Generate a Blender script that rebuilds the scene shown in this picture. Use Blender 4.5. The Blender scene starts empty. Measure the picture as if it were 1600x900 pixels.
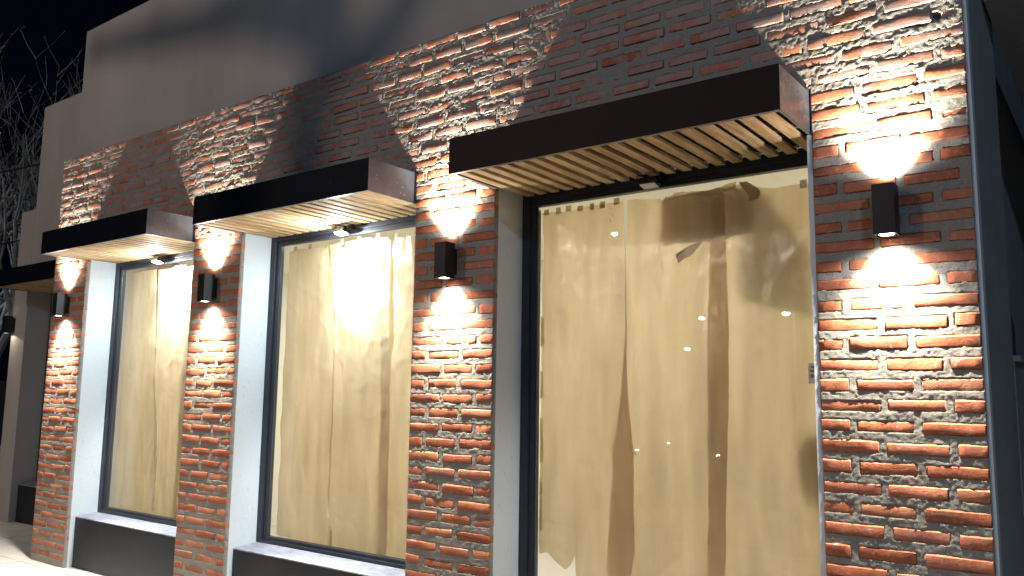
import bpy, bmesh, math, random
import numpy as np
from mathutils import Vector, Matrix
random.seed(7)
C = bpy.context.scene
COL = C.collection
R = math.radians

# ------------------------------------------------------------------ camera
CAM = dict(f=1295.55, pos=(0.3267, -3.8996, 1.6481), yaw=36.9389, pitch=7.4075, roll=0.7985)
def cam_axes():
    y, p, r = R(CAM['yaw']), R(CAM['pitch']), R(CAM['roll'])
    fw = Vector((-math.sin(y)*math.cos(p), math.cos(y)*math.cos(p), math.sin(p)))
    rt = fw.cross(Vector((0, 0, 1))).normalized(); up = rt.cross(fw)
    return fw, math.cos(r)*rt + math.sin(r)*up, -math.sin(r)*rt + math.cos(r)*up
FW, RT, UP = cam_axes()
cd = bpy.data.cameras.new('camera'); cam = bpy.data.objects.new('camera', cd); COL.objects.link(cam)
cd.sensor_width = 36; cd.lens = CAM['f']/1600*36; cd.clip_start = .05; cd.clip_end = 3000
m = Matrix(((RT.x, UP.x, -FW.x), (RT.y, UP.y, -FW.y), (RT.z, UP.z, -FW.z))).to_4x4()
m.translation = Vector(CAM['pos']); cam.matrix_world = m
C.camera = cam
def px(P):
    d = Vector(P) - Vector(CAM['pos']); z = d.dot(FW)
    if z < .05: return None
    return 800 + CAM['f']*d.dot(RT)/z, 450 - CAM['f']*d.dot(UP)/z, z

# ------------------------------------------------------------------ world, exposure
W = bpy.data.worlds.new('World'); C.world = W; W.use_nodes = True
bg = W.node_tree.nodes['Background']; bg.inputs[0].default_value = (.22, .34, 1, 1); bg.inputs[1].default_value = .0030
C.view_settings.view_transform = 'Standard'; C.view_settings.look = 'None'
C.view_settings.exposure = 0; C.view_settings.gamma = 1
C.render.engine = 'CYCLES'
C.cycles.use_denoising = True
C.cycles.max_bounces = 8; C.cycles.diffuse_bounces = 4; C.cycles.transparent_max_bounces = 16
C.cycles.sample_clamp_indirect = 6

def lamp(kind, name, loc, power, color, parent=None, **kw):
    l = bpy.data.lights.new(name, kind); l.energy = power; l.color = color
    fall = kw.pop('falloff', None)
    for k, v in kw.items():
        if k not in ('rot', 'to'): setattr(l, k, v)
    if fall:
        l.use_nodes = True; nt = l.node_tree; em = nt.nodes['Emission']
        lf = nt.nodes.new('ShaderNodeLightFalloff'); lf.inputs[0].default_value = 1.0
        nt.links.new(lf.outputs[fall], em.inputs['Strength'])
    o = bpy.data.objects.new(name, l); COL.objects.link(o); o.location = loc
    if 'to' in kw: o.rotation_euler = Vector(kw['to']).to_track_quat('-Z', 'Y').to_euler()
    if parent:
        o.parent = parent
    return o

# street light: the warm lamp across the road that lights the plaster parapet, and an unseen cold one added as blue fill
WARM_LAMP = (-9.7, -13.0, 8.5)
COLD_FILL = (6.0, -11.0, 7.0)
lamp('POINT', 'street_light_warm', (WARM_LAMP[0], WARM_LAMP[1], WARM_LAMP[2]-.12), 1800, (1, .81, .72), shadow_soft_size=.20)
lamp('POINT', 'cold_fill_light', (COLD_FILL[0], COLD_FILL[1], COLD_FILL[2]-.12), 1450, (.46, .68, 1), shadow_soft_size=.25)

# ------------------------------------------------------------------ dimensions (metres)
H = 4.0046
PIERS = [(-8.4527, -7.7891), (-5.9636, -5.3041), (-3.4061, -2.7419), (-.8349, -.1749)]
OPEN = [(-7.7891, -5.9636), (-5.3041, -3.4061), (-2.7419, -.8349)]
CB, CT, CD, RD = 2.898, 3.107, .437, .284
OTOP = 2.95
COURSE = .0904; Z0 = 1.802 - 20*.0904 + .006
WING = .85

# ------------------------------------------------------------------ helpers
def tag(o, label=None, cat=None, group=None, kind=None):
    if label: o['label'] = label
    if cat: o['category'] = cat
    if group: o['group'] = group
    if kind: o['kind'] = kind
    return o
def empty(name, loc, label=None, cat=None, group=None):
    o = bpy.data.objects.new(name, None); COL.objects.link(o); o.location = loc; o.empty_display_size = .1
    return tag(o, label, cat, group)
def link(name, me, mat, parent=None, loc=None):
    if mat is not None and not me.materials: me.materials.append(mat)
    o = bpy.data.objects.new(name, me); COL.objects.link(o)
    if parent:
        o.parent = parent
        if loc is None: o.location = tuple(-Vector(wl(parent)))
    if loc is not None: o.location = loc
    return o
def wl(o):
    v = Vector(o.location)
    while o.parent: o = o.parent; v = v + Vector(o.location)
    return v
def finish(bm, name, mat, parent=None, smooth=False, loc=None):
    me = bpy.data.meshes.new(name)
    bmesh.ops.recalc_face_normals(bm, faces=bm.faces); bm.to_mesh(me); bm.free()
    if smooth: me.polygons.foreach_set('use_smooth', [True]*len(me.polygons))
    return link(name, me, mat, parent, loc)
def box(bm, x0, x1, y0, y1, z0, z1, bev=0):
    g = bmesh.ops.create_cube(bm, size=1)
    for v in g['verts']:
        v.co = Vector(((x0+x1)/2 + v.co.x*(x1-x0), (y0+y1)/2 + v.co.y*(y1-y0), (z0+z1)/2 + v.co.z*(z1-z0)))
    if bev:
        e = list({e for v in g['verts'] for e in v.link_edges})
        bmesh.ops.bevel(bm, geom=e, offset=bev, segments=2, affect='EDGES', profile=.6)
def bx(name, mat, parent, *a, bev=0, loc=None):
    """a mesh of one (bevelled) box given in world coordinates, moved under its parent"""
    bm = bmesh.new(); box(bm, *a, bev=bev)
    return finish(bm, name, mat, parent, loc=loc)
def tube(bm, pts, rad, n=6):
    pts = [Vector(p) for p in pts]; rings = []
    for i, p in enumerate(pts):
        t = (pts[min(i+1, len(pts)-1)] - pts[max(i-1, 0)]).normalized()
        a = t.cross(Vector((.13, .31, .94))).normalized(); b = t.cross(a)
        r = rad[i] if hasattr(rad, '__len__') else rad
        rings.append([bm.verts.new(p + r*(math.cos(k*2*math.pi/n)*a + math.sin(k*2*math.pi/n)*b)) for k in range(n)])
    for r0, r1 in zip(rings, rings[1:]):
        for k in range(n): bm.faces.new((r0[k], r0[(k+1) % n], r1[(k+1) % n], r1[k]))
    bm.faces.new(rings[0][::-1]); bm.faces.new(rings[-1])
def disc(bm, c, r, axis='Z', n=24, h=.002):
    g = bmesh.ops.create_cone(bm, cap_ends=True, segments=n, radius1=r, radius2=r, depth=h)
    for v in g['verts']:
        if axis == 'Y': v.co = Vector((v.co.x, v.co.z, v.co.y))
        v.co += Vector(c)

_lat = {}
def vnoise(x, z, seed):
    if seed not in _lat: _lat[seed] = np.random.RandomState(seed).rand(256, 256).astype(np.float32)
    L = _lat[seed]
    xi = np.floor(x).astype(int); zi = np.floor(z).astype(int)
    fx = x-xi; fz = z-zi; fx = fx*fx*(3-2*fx); fz = fz*fz*(3-2*fz)
    a = L[xi & 255, zi & 255]; b = L[(xi+1) & 255, zi & 255]; c = L[xi & 255, (zi+1) & 255]; d = L[(xi+1) & 255, (zi+1) & 255]
    return (a*(1-fx)+b*fx)*(1-fz) + (c*(1-fx)+d*fx)*fz
def fbm(x, z, seed, octs=4, gain=.5):
    s = 0; a = 1; t = 0
    for o in range(octs):
        s = s + a*vnoise(x*2**o + 17.3*o, z*2**o + 5.1*o, seed+o); t += a; a *= gain
    return s/t

# ------------------------------------------------------------------ materials
class M:
    def __init__(s, name, col=(.5, .5, .5), rough=.6, metal=0, spec=.5):
        s.m = bpy.data.materials.new(name); s.m.use_nodes = True; s.nt = s.m.node_tree
        s.b = s.nt.nodes['Principled BSDF']; s.out = s.nt.nodes['Material Output']
        s.b.inputs['Base Color'].default_value = (*col, 1); s.b.inputs['Roughness'].default_value = rough
        s.b.inputs['Metallic'].default_value = metal; s.b.inputs['Specular IOR Level'].default_value = spec
    def n(s, t, **kw):
        nd = s.nt.nodes.new(t)
        for k, v in kw.items():
            if k.startswith('i_'): nd.inputs[k[2:].replace('_', ' ')].default_value = v
            else: setattr(nd, k, v)
        return nd
    def l(s, a, b): s.nt.links.new(a, b)
    def pos(s, scale=(1, 1, 1), obj=False):
        tc = s.n('ShaderNodeTexCoord') if obj else s.n('ShaderNodeNewGeometry')
        mp = s.n('ShaderNodeMapping'); mp.inputs['Scale'].default_value = scale
        s.l(tc.outputs['Object' if obj else 'Position'], mp.inputs['Vector']); return mp.outputs[0]
    def noise(s, scale, detail=4, rough=.55, vec=None):
        nd = s.n('ShaderNodeTexNoise'); nd.inputs['Scale'].default_value = scale
        nd.inputs['Detail'].default_value = detail; nd.inputs['Roughness'].default_value = rough
        s.l(vec if vec is not None else s.pos(), nd.inputs['Vector']); return nd.outputs['Fac']
    def ramp(s, f, stops):
        r = s.n('ShaderNodeValToRGB'); e = r.color_ramp.elements
        while len(e) < len(stops): e.new(.5)
        for el, (p, c) in zip(e, stops):
            el.position = p; el.color = (*c, 1) if hasattr(c, '__len__') else (c, c, c, 1)
        s.l(f, r.inputs[0]); return r.outputs[0]
    def mix(s, f, a, b, mode='MIX'):
        x = s.n('ShaderNodeMix', data_type='RGBA', blend_type=mode)
        for i, v in ((0, f), (6, a), (7, b)):
            if hasattr(v, 'is_output'): s.l(v, x.inputs[i])
            elif i: x.inputs[i].default_value = (*v, 1)
            else: x.inputs[0].default_value = v
        return x.outputs[2]
    def math(s, op, a, b=None):
        x = s.n('ShaderNodeMath', operation=op)
        for i, v in ((0, a), (1, b)):
            if v is None: continue
            if hasattr(v, 'is_output'): s.l(v, x.inputs[i])
            else: x.inputs[i].default_value = v
        return x.outputs[0]
    def color(s, c): s.l(c, s.b.inputs['Base Color']); return s
    def bump(s, h, strength=.5, dist=.005, chain=None):
        b = s.n('ShaderNodeBump'); b.inputs['Strength'].default_value = strength; b.inputs['Distance'].default_value = dist
        s.l(h, b.inputs['Height'])
        if chain is not None: s.l(chain, b.inputs['Normal'])
        s.l(b.outputs[0], s.b.inputs['Normal']); return b.outputs[0]

def brick_material(name, attr):
    k = M(name, rough=.9, spec=.2)
    if attr: rnd = k.n('ShaderNodeAttribute', attribute_name='rnd').outputs['Fac']
    else: rnd = k.n('ShaderNodeObjectInfo').outputs['Random']
    base = k.ramp(rnd, [(0, (.34, .105, .055)), (.2, (.50, .175, .085)), (.4, (.42, .14, .08)), (.6, (.54, .205, .115)),
                        (.78, (.46, .17, .10)), (.9, (.60, .26, .13)), (1, (.38, .16, .12))])
    off = k.n('ShaderNodeVectorMath', operation='ADD'); sc = k.n('ShaderNodeVectorMath', operation='SCALE')
    k.l(k.pos(), off.inputs[0])
    n1 = k.noise(14, 5, .6); c = k.mix(k.ramp(n1, [(.3, 0.0), (.75, .55)]), base, (.23, .06, .035))
    n2 = k.noise(70, 4, .6); c = k.mix(k.ramp(n2, [(.52, 0.0), (.72, .6)]), c, (.60, .27, .15))
    # cement haze and efflorescence, thicker on the upper courses
    z = k.n('ShaderNodeSeparateXYZ'); k.l(k.pos(), z.inputs[0])
    hi = k.n('ShaderNodeMapRange'); k.l(z.outputs[2], hi.inputs[0])
    hi.inputs[1].default_value = 2.75; hi.inputs[2].default_value = 3.3; hi.inputs[3].default_value = -.09; hi.inputs[4].default_value = .125
    n3 = k.math('ADD', k.noise(5.5, 6, .68), hi.outputs[0])
    c = k.mix(k.ramp(n3, [(.53, 0.0), (.68, .8)]), c, (.36, .29, .27))
    lo = k.n('ShaderNodeMapRange'); k.l(z.outputs[2], lo.inputs[0])
    lo.inputs[1].default_value = .1; lo.inputs[2].default_value = 1.1; lo.inputs[3].default_value = .10; lo.inputs[4].default_value = -.06
    n5 = k.math('ADD', k.noise(3.6, 6, .7), lo.outputs[0]); c = k.mix(k.ramp(n5, [(.48, 0.0), (.66, .6)]), c, (.20, .115, .085))
    n4 = k.noise(30, 3, .5); c = k.mix(k.ramp(n4, [(.64, 0.0), (.7, .5)]), c, (.40, .36, .32))
    k.color(c)
    vo = k.n('ShaderNodeTexVoronoi'); vo.inputs['Scale'].default_value = 55; k.l(k.pos((1, 1, 1.4)), vo.inputs['Vector'])
    pit = k.ramp(vo.outputs['Distance'], [(.05, 0.0), (.22, 1.0)])
    b1 = k.bump(pit, .35, .004)
    k.bump(k.noise(90, 6, .7), .8, .004, b1)
    return k.m
BRICK = brick_material('brick_clay', False); BRICK_A = brick_material('brick_clay_joined', True)

k = M('mortar', rough=.95, spec=.04)
c = k.mix(k.noise(9, 5, .6), (.29, .275, .24), (.42, .395, .35))
c = k.mix(k.ramp(k.noise(160, 3, .6), [(.35, .55), (.6, 0.0)]), c, (.17, .155, .14))
c = k.mix(k.ramp(k.noise(3.2, 4, .6), [(.56, 0.0), (.7, .35)]), c, (.36, .20, .14))
k.color(c)
b1 = k.bump(k.noise(70, 6, .75), .75, .009); k.bump(k.noise(210, 4, .8), 1, .0045, b1)
MORTAR = k.m

k = M('parapet_plaster', rough=.85, spec=.2)
k.color(k.mix(k.ramp(k.noise(1.1, 5, .6, k.pos((1, 1, .35))), [(.35, 0.0), (.7, 1.0)]), (.36, .33, .30), (.44, .41, .375)))
k.bump(k.noise(60, 5, .6), .25, .003); PLASTER = k.m
k = M('reveal_render', rough=.8, spec=.25)
c = k.mix(k.noise(3, 5, .6), (.54, .58, .60), (.62, .66, .68))
c = k.mix(k.ramp(k.noise(45, 2, .5, k.pos((1, 1, .5))), [(.66, 0.0), (.72, .35)]), c, (.36, .36, .35))
k.color(c); b1 = k.bump(k.noise(22, 6, .65), .5, .006); k.bump(k.noise(180, 3, .6), .3, .002, b1); REVEAL = k.m

k = M('black_painted_steel', (.008, .0085, .011), .6, 0, .12)
k.color(k.mix(k.ramp(k.noise(7, 5, .6), [(.35, 0.0), (.8, 1.0)]), (.0015, .003, .008), (.003, .0045, .009)))
k.l(k.ramp(k.noise(14, 5, .7), [(.3, .5), (.7, .65)]), k.b.inputs['Roughness']); STEEL = k.m
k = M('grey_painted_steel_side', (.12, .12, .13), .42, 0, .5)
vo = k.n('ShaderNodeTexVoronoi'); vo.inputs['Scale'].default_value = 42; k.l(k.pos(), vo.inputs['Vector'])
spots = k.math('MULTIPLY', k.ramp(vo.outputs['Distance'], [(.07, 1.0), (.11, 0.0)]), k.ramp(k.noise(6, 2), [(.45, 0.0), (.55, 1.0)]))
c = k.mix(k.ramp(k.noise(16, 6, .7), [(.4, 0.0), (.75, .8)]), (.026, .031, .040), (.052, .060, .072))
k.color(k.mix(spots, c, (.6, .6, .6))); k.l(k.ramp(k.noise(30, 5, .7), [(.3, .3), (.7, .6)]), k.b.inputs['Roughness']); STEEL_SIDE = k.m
k = M('brown_painted_steel', (.016, .010, .009), .6, 0, .15); k.color(k.mix(k.noise(3, 5), (.013, .008, .007), (.019, .012, .010))); STEEL_BROWN = k.m
k = M('zinc_flange', (.16, .15, .145), .45, .3); k.color(k.mix(k.noise(25, 4), (.12, .115, .11), (.24, .23, .22))); FLANGE = k.m
k = M('anodised_frame', (.022, .026, .036), .45, 0, .4)
k.color(k.mix(k.noise(5, 4), (.018, .021, .030), (.030, .034, .044))); k.bump(k.noise(300, 2), .04, .001); FRAME = k.m
k = M('aluminium_bead', (.10, .11, .13), .28, .6); BEAD = k.m
k = M('dark_apron_panel', (.03, .032, .036), .5, 0, .4)
k.color(k.mix(k.ramp(k.noise(2.2, 6, .65), [(.4, 0.0), (.75, 1.0)]), (.008, .0095, .012), (.020, .022, .026)))
k.bump(k.noise(40, 5), .1, .002); APRON = k.m
k = M('sill_ledge_stone', (.30, .30, .34), .55)
k.color(k.mix(k.ramp(k.noise(9, 6, .7, k.pos((1, 2, 1))), [(.35, 0.0), (.7, 1.0)]), (.16, .16, .19), (.34, .34, .38))); k.bump(k.noise(60, 4), .2, .002); LEDGE = k.m

k = M('pine_slat', rough=.7, spec=.1)
oi = k.n('ShaderNodeObjectInfo')
cb = k.ramp(oi.outputs['Random'], [(0, (.56, .41, .23)), (.5, (.67, .51, .30)), (1, (.50, .34, .18))])
ad = k.n('ShaderNodeVectorMath', operation='ADD'); cm = k.n('ShaderNodeCombineXYZ'); mm = k.math('MULTIPLY', oi.outputs['Random'], 37.)
k.l(mm, cm.inputs[1]); k.l(k.pos((1, .12, 1)), ad.inputs[0]); k.l(cm.outputs[0], ad.inputs[1])
g = k.noise(38, 6, .6, ad.outputs[0]); c = k.mix(k.ramp(g, [(.42, 0.0), (.62, .6)]), cb, (.30, .15, .055))
vo = k.n('ShaderNodeTexVoronoi'); vo.inputs['Scale'].default_value = 9; k.l(ad.outputs[0], vo.inputs['Vector'])
c = k.mix(k.ramp(vo.outputs['Distance'], [(.04, .85), (.13, 0.0)]), c, (.13, .055, .02))
k.color(c); k.bump(g, .15, .002); WOOD = k.m
k = M('canopy_inside_dark', (.03, .025, .02), .8); INSIDE = k.m

def emis(name, col, s):
    m_ = bpy.data.materials.new(name); m_.use_nodes = True; nt = m_.node_tree; nt.nodes.clear()
    e = nt.nodes.new('ShaderNodeEmission'); o = nt.nodes.new('ShaderNodeOutputMaterial')
    e.inputs[0].default_value = (*col, 1); e.inputs[1].default_value = s; nt.links.new(e.outputs[0], o.inputs[0]); return m_
LENS = emis('sconce_lens_lit', (1, .93, .84), 14)
LENS_DIM = emis('sconce_lens_dim', (1, .95, .9), 2.5)
FLOODLENS = emis('flood_lens_lit', (.92, .96, 1), 60)
k = M('flood_lens_off', (.62, .62, .60), .3); FLOODOFF = k.m
k = M('sconce_body', (.010, .010, .012), .42, 0, .5); SCONCE = k.m
k = M('sconce_rim', (.12, .10, .09), .35, .4); RIM = k.m
k = M('black_cable', (.012, .012, .012), .6); CABLE = k.m

def glass():
    m_ = bpy.data.materials.new('window_glass'); m_.use_nodes = True; nt = m_.node_tree; nt.nodes.clear()
    N = nt.nodes.new; o = N('ShaderNodeOutputMaterial'); t = N('ShaderNodeBsdfTransparent'); gl = N('ShaderNodeBsdfGlossy')
    gl.inputs['Roughness'].default_value = .012; t.inputs[0].default_value = (.93, .95, .94, 1)
    lw = N('ShaderNodeLayerWeight'); lw.inputs[0].default_value = .5; pw = N('ShaderNodeMath'); pw.operation = 'POWER'; pw.inputs[1].default_value = 5
    nt.links.new(lw.outputs['Facing'], pw.inputs[0]); fr = N('ShaderNodeMath'); fr.operation = 'MULTIPLY_ADD'; fr.inputs[1].default_value = .9; fr.inputs[2].default_value = .035
    nt.links.new(pw.outputs[0], fr.inputs[0]); mx = N('ShaderNodeMixShader')
    nt.links.new(fr.outputs[0], mx.inputs[0]); nt.links.new(t.outputs[0], mx.inputs[1]); nt.links.new(gl.outputs[0], mx.inputs[2])
    nt.links.new(mx.outputs[0], o.inputs[0]); return m_
GLASS = glass()

def paper(name, dif, trn, gloss=.13):
    k = M(name, dif, .5); nt = k.nt
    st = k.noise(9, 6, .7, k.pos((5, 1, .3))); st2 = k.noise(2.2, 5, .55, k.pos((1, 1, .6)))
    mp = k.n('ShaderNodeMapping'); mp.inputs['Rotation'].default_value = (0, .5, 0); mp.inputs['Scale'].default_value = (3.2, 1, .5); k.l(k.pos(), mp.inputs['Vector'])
    fold_tone = k.noise(1.6, 3, .5, mp.outputs[0])  # slanted streaks: shading of broad folds painted into the paper tone
    v = k.math('ADD', k.math('MULTIPLY', st, .16), k.math('ADD', k.math('MULTIPLY', st2, .42), k.math('MULTIPLY', fold_tone, .42)))
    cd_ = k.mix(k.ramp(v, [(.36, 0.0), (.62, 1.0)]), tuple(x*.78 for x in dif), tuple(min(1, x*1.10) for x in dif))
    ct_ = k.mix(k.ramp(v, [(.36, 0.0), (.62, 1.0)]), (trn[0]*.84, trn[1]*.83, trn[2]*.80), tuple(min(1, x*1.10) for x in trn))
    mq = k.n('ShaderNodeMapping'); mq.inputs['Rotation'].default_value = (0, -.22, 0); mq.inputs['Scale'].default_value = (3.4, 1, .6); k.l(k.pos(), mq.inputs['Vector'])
    fold = k.ramp(k.noise(2.1, 1, .4, mq.outputs[0]), [(.32, .5), (.45, .15), (.56, .0), (.60, .10), (.70, .28)])  # light and shade of pleats, painted into both paper colours
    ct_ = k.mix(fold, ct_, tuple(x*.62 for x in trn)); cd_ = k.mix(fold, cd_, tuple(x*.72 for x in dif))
    # pen scrawls and stains
    vo = k.n('ShaderNodeTexVoronoi'); vo.inputs['Scale'].default_value = 1.9; k.l(k.pos((1, 0, 1)), vo.inputs['Vector'])
    sc = k.math('MULTIPLY', k.ramp(vo.outputs['Distance'], [(.05, 1.0), (.09, 0.0)]), k.ramp(k.noise(75, 2, .5), [(.55, 0.0), (.6, .5)]))
    cd_ = k.mix(sc, cd_, (.5, .09, .06)); ct_ = k.mix(sc, ct_, (.5, .12, .08))
    d = k.n('ShaderNodeBsdfDiffuse'); t = k.n('ShaderNodeBsdfTranslucent'); g_ = k.n('ShaderNodeBsdfGlossy'); g_.inputs['Roughness'].default_value = .33
    bp = k.n('ShaderNodeBump'); bp.inputs['Strength'].default_value = .55; bp.inputs['Distance'].default_value = .010
    rid = k.math('ABSOLUTE', k.math('SUBTRACT', k.noise(4.5, 3, .55, k.pos((1.5, 1, .7))), .5))
    k.l(k.math('ADD', k.math('MINIMUM', rid, .09), k.math('MULTIPLY', k.noise(13, 5, .6, k.pos((1.5, 1, .5))), .35)), bp.inputs['Height'])
    for nd in (d, t, g_): k.l(bp.outputs[0], nd.inputs['Normal'])
    k.l(cd_, d.inputs[0]); k.l(ct_, t.inputs[0])
    a = k.n('ShaderNodeMixShader'); a.inputs[0].default_value = .5; k.l(d.outputs[0], a.inputs[1]); k.l(t.outputs[0], a.inputs[2])
    b = k.n('ShaderNodeMixShader'); b.inputs[0].default_value = gloss; k.l(a.outputs[0], b.inputs[1]); k.l(g_.outputs[0], b.inputs[2])
    k.l(b.outputs[0], k.out.inputs[0]); nt.nodes.remove(k.b); return k.m
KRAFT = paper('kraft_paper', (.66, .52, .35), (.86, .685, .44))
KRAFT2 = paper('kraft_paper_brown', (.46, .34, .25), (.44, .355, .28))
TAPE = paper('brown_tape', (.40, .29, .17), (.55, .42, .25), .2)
k = M('interior_wall_paint', (.78, .76, .66), .8); ROOM = k.m
k = M('interior_floor_tile', (.55, .53, .50), .4); RFLOOR = k.m
k = M('dark_metal_post', (.10, .09, .10), .5); POST = k.m

k = M('paving_concrete', rough=.8, spec=.3)
oi = k.n('ShaderNodeObjectInfo')
c = k.mix(oi.outputs['Random'], (.42, .41, .38), (.50, .48, .45)); c = k.mix(k.ramp(k.noise(12, 6, .7), [(.4, 0.0), (.75, .5)]), c, (.38, .34, .28))
k.color(c); k.bump(k.noise(80, 5), .3, .003); TILE = k.m
k = M('pavement_bed', (.30, .27, .23), .9); k.color(k.mix(k.noise(6, 6), (.24, .22, .19), (.36, .33, .28))); BED = k.m
k = M('asphalt', (.05, .05, .05), .85); k.color(k.mix(k.noise(40, 5), (.035, .035, .037), (.07, .07, .07))); k.bump(k.noise(200, 3), .4, .005); ASPHALT = k.m
k = M('kerb_stone', (.35, .34, .32), .8); k.color(k.mix(k.noise(20, 5), (.28, .27, .25), (.4, .39, .37))); KERB = k.m
k = M('dry_earth', (.10, .08, .06), .95); k.color(k.mix(k.noise(.6, 6), (.06, .055, .04), (.13, .11, .08))); EARTH = k.m
k = M('blue_grey_paint', rough=.7)
k.color(k.mix(k.ramp(k.noise(2.5, 6, .65), [(.35, 0.0), (.7, 1.0)]), (.27, .265, .26), (.35, .345, .33))); k.bump(k.noise(70, 4), .2, .003); BLUEWALL = k.m
k = M('dark_blue_recess', (.05, .06, .075), .7); k.color(k.mix(k.noise(4, 5), (.04, .05, .065), (.06, .07, .085))); RECESS = k.m
k = M('dark_porch_board', (.2, .2, .2), .7); k.color(k.mix(k.noise(4, 5), (.30, .30, .30), (.38, .375, .37))); PORCH = k.m
k = M('old_brass', (.35, .27, .10), .4, .8); k.color(k.mix(k.noise(18, 5), (.20, .16, .07), (.45, .35, .14))); BRASS = k.m
k = M('bark', rough=.9); k.color(k.mix(k.noise(20, 5), (.16, .155, .14), (.36, .35, .33))); k.bump(k.noise(40, 5), .5, .01); BARK = k.m
k = M('leaf', (.09, .12, .07), .6); LEAF = k.m
k = M('far_wall', rough=.9); k.color(k.mix(k.noise(3, 5), (.022, .022, .026), (.04, .04, .045))); FARWALL = k.m
k = M('blue_hoarding', (.10, .28, .45), .6); BLUEB = k.m
k = M('galvanised', (.35, .36, .37), .4, .6); GALV = k.m
LAMPWARM = emis('street_lens_warm', (1, .9, .75), 260)
LAMPGREEN = emis('green_sign_lens', (.25, 1, .65), 60)
LAMPCOLD = emis('street_lens_cold', (.8, .9, 1), 200)
k = M('label_white', (.8, .8, .82), .5); tl = k.n('ShaderNodeBsdfTranslucent'); tl.inputs[0].default_value = (.85, .85, .95, 1)
mx_ = k.n('ShaderNodeMixShader'); mx_.inputs[0].default_value = .6; k.l(k.b.outputs[0], mx_.inputs[1]); k.l(tl.outputs[0], mx_.inputs[2]); k.l(mx_.outputs[0], k.out.inputs[0]); LABW = k.m
k = M('label_blue', (.12, .10, .55), .5); LABB = k.m
k = M('label_black', (.03, .03, .03), .5); LABK = k.m
k = M('label_grey', (.22, .22, .21), .5); LABG = k.m

# ------------------------------------------------------------------ ground, road
bm = bmesh.new(); box(bm, -900, 900, -900, 900, -.60, -.18)
tag(finish(bm, 'ground', EARTH), 'dark earth ground running to the horizon', kind='structure')
bm = bmesh.new(); box(bm, -120, 60, -24, -4.6, -.179, -.12)
tag(finish(bm, 'road', ASPHALT), 'asphalt road in front of the pavement', kind='structure')
pav = bx('pavement', BED, None, -40, 20, -4.45, 6, -.178, -.012); tag(pav, 'pale concrete pavement at the foot of the wall', kind='structure')
kb = bx('kerb', KERB, None, -40, 20, -4.6, -4.45, -.178, .0, bev=.01); tag(kb, 'stone kerb between pavement and road', kind='structure')
n = 0
for i in range(17):
    for j in range(7):
        x0 = -13.2 + i*.48; y0 = -2.03 + j*.48
        bm = bmesh.new(); box(bm, -.236, .236, -.236, .236, -.006, .006, bev=.003)
        t = finish(bm, 'paving_tile', TILE, pav, loc=Vector((x0+.24, y0+.24, -.006 + random.uniform(-.0012, .0012))))
        t.rotation_euler = (random.uniform(-.003, .003), random.uniform(-.003, .003), random.uniform(-.004, .004))
bx('pavement_slab', BED, pav, -5.03, 20, -4.45, .35, -.0115, -.001)
bx('pavement_slab', BED, pav, -13.2, -5.04, -4.45, -2.04, -.0115, -.001)

# ------------------------------------------------------------------ brick facade
fac = empty('brick_wall', (0, 0, 0), 'long rustic orange brick wall with four piers and grey mortar', 'brick wall')

def pier_bricks():
    """list of (x0, x1, zc, height) for every brick of the front face"""
    out = []; rs = random.Random(11)
    for kk in range(-1, 46):
        zc = Z0 + kk*COURSE
        if zc - .02 < 0: continue
        if zc + .02 > H: break
        spans = [(a, b, 0) for a, b in PIERS]
        if zc - .03 > OTOP: spans = [(PIERS[0][0], PIERS[3][1], 1)]
        odd = kk % 2
        for a, b, top in spans:
            w = .2655
            x = a - (.133 if odd else 0) if not top else b - 33*.2655 - (.13 if odd else 0)
            e = []
            while x < b:
                x1 = x + w + rs.uniform(-.012, .012)*(2 if top else 1)
                e.append((x, x1)); x = x1
            for q0, q1 in e:
                j = .024 + rs.uniform(0, .013)
                c0 = max(q0 + (0 if q0 <= a+.001 else j/2), a + (.0 if q0 < a+.02 else 0)); c1 = min(q1 - j/2, b)
                if q1 > b - .02: c1 = b
                if c0 < a: c0 = a
                if c1 - c0 < .045: continue
                out.append((c0, c1, zc + rs.uniform(-.004, .004), .0520 + rs.uniform(-.005, .005)))
    return out
BR = pier_bricks()

# mortar bed: a fine relief with the brick footprints pressed in
def seg(a, b, step): nn = max(1, int(round((b-a)/step))); return np.linspace(a, b, nn, endpoint=False)
xs = np.concatenate([seg(PIERS[0][0], PIERS[0][1], .011), seg(*OPEN[0], .012), seg(*PIERS[1], .0095), seg(*OPEN[1], .0085),
                     seg(*PIERS[2], .0068), seg(*OPEN[2], .0068), seg(*PIERS[3], .0058), [PIERS[3][1]]])
zs = np.concatenate([seg(0, OTOP, .0062), seg(OTOP, H, .0058), [H]])
XX, ZZ = np.meshgrid(xs, zs, indexing='ij')
up = np.clip((ZZ-2.7)/.5, 0, 1)
rough_n = fbm(XX*28, ZZ*34, 3, 4, .62) - .5
big = fbm(XX*5, ZZ*9, 9, 3) - .5
yy = -.0018 - rough_n*(.0034+.0030*up) - big*(.0015+.002*up)
grain = fbm(XX*95, ZZ*95, 61, 2, .7) - .5
yy -= grain*(.0036+.0010*up)
lump = np.clip(fbm(XX*13, ZZ*22, 21, 3)-.60, 0, 1)
yy -= lump*(.002+.007*up)
edge_n = fbm(XX*40, ZZ*40, 31, 3) ; smear = fbm(XX*4.5, ZZ*7, 41, 3)
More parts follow.
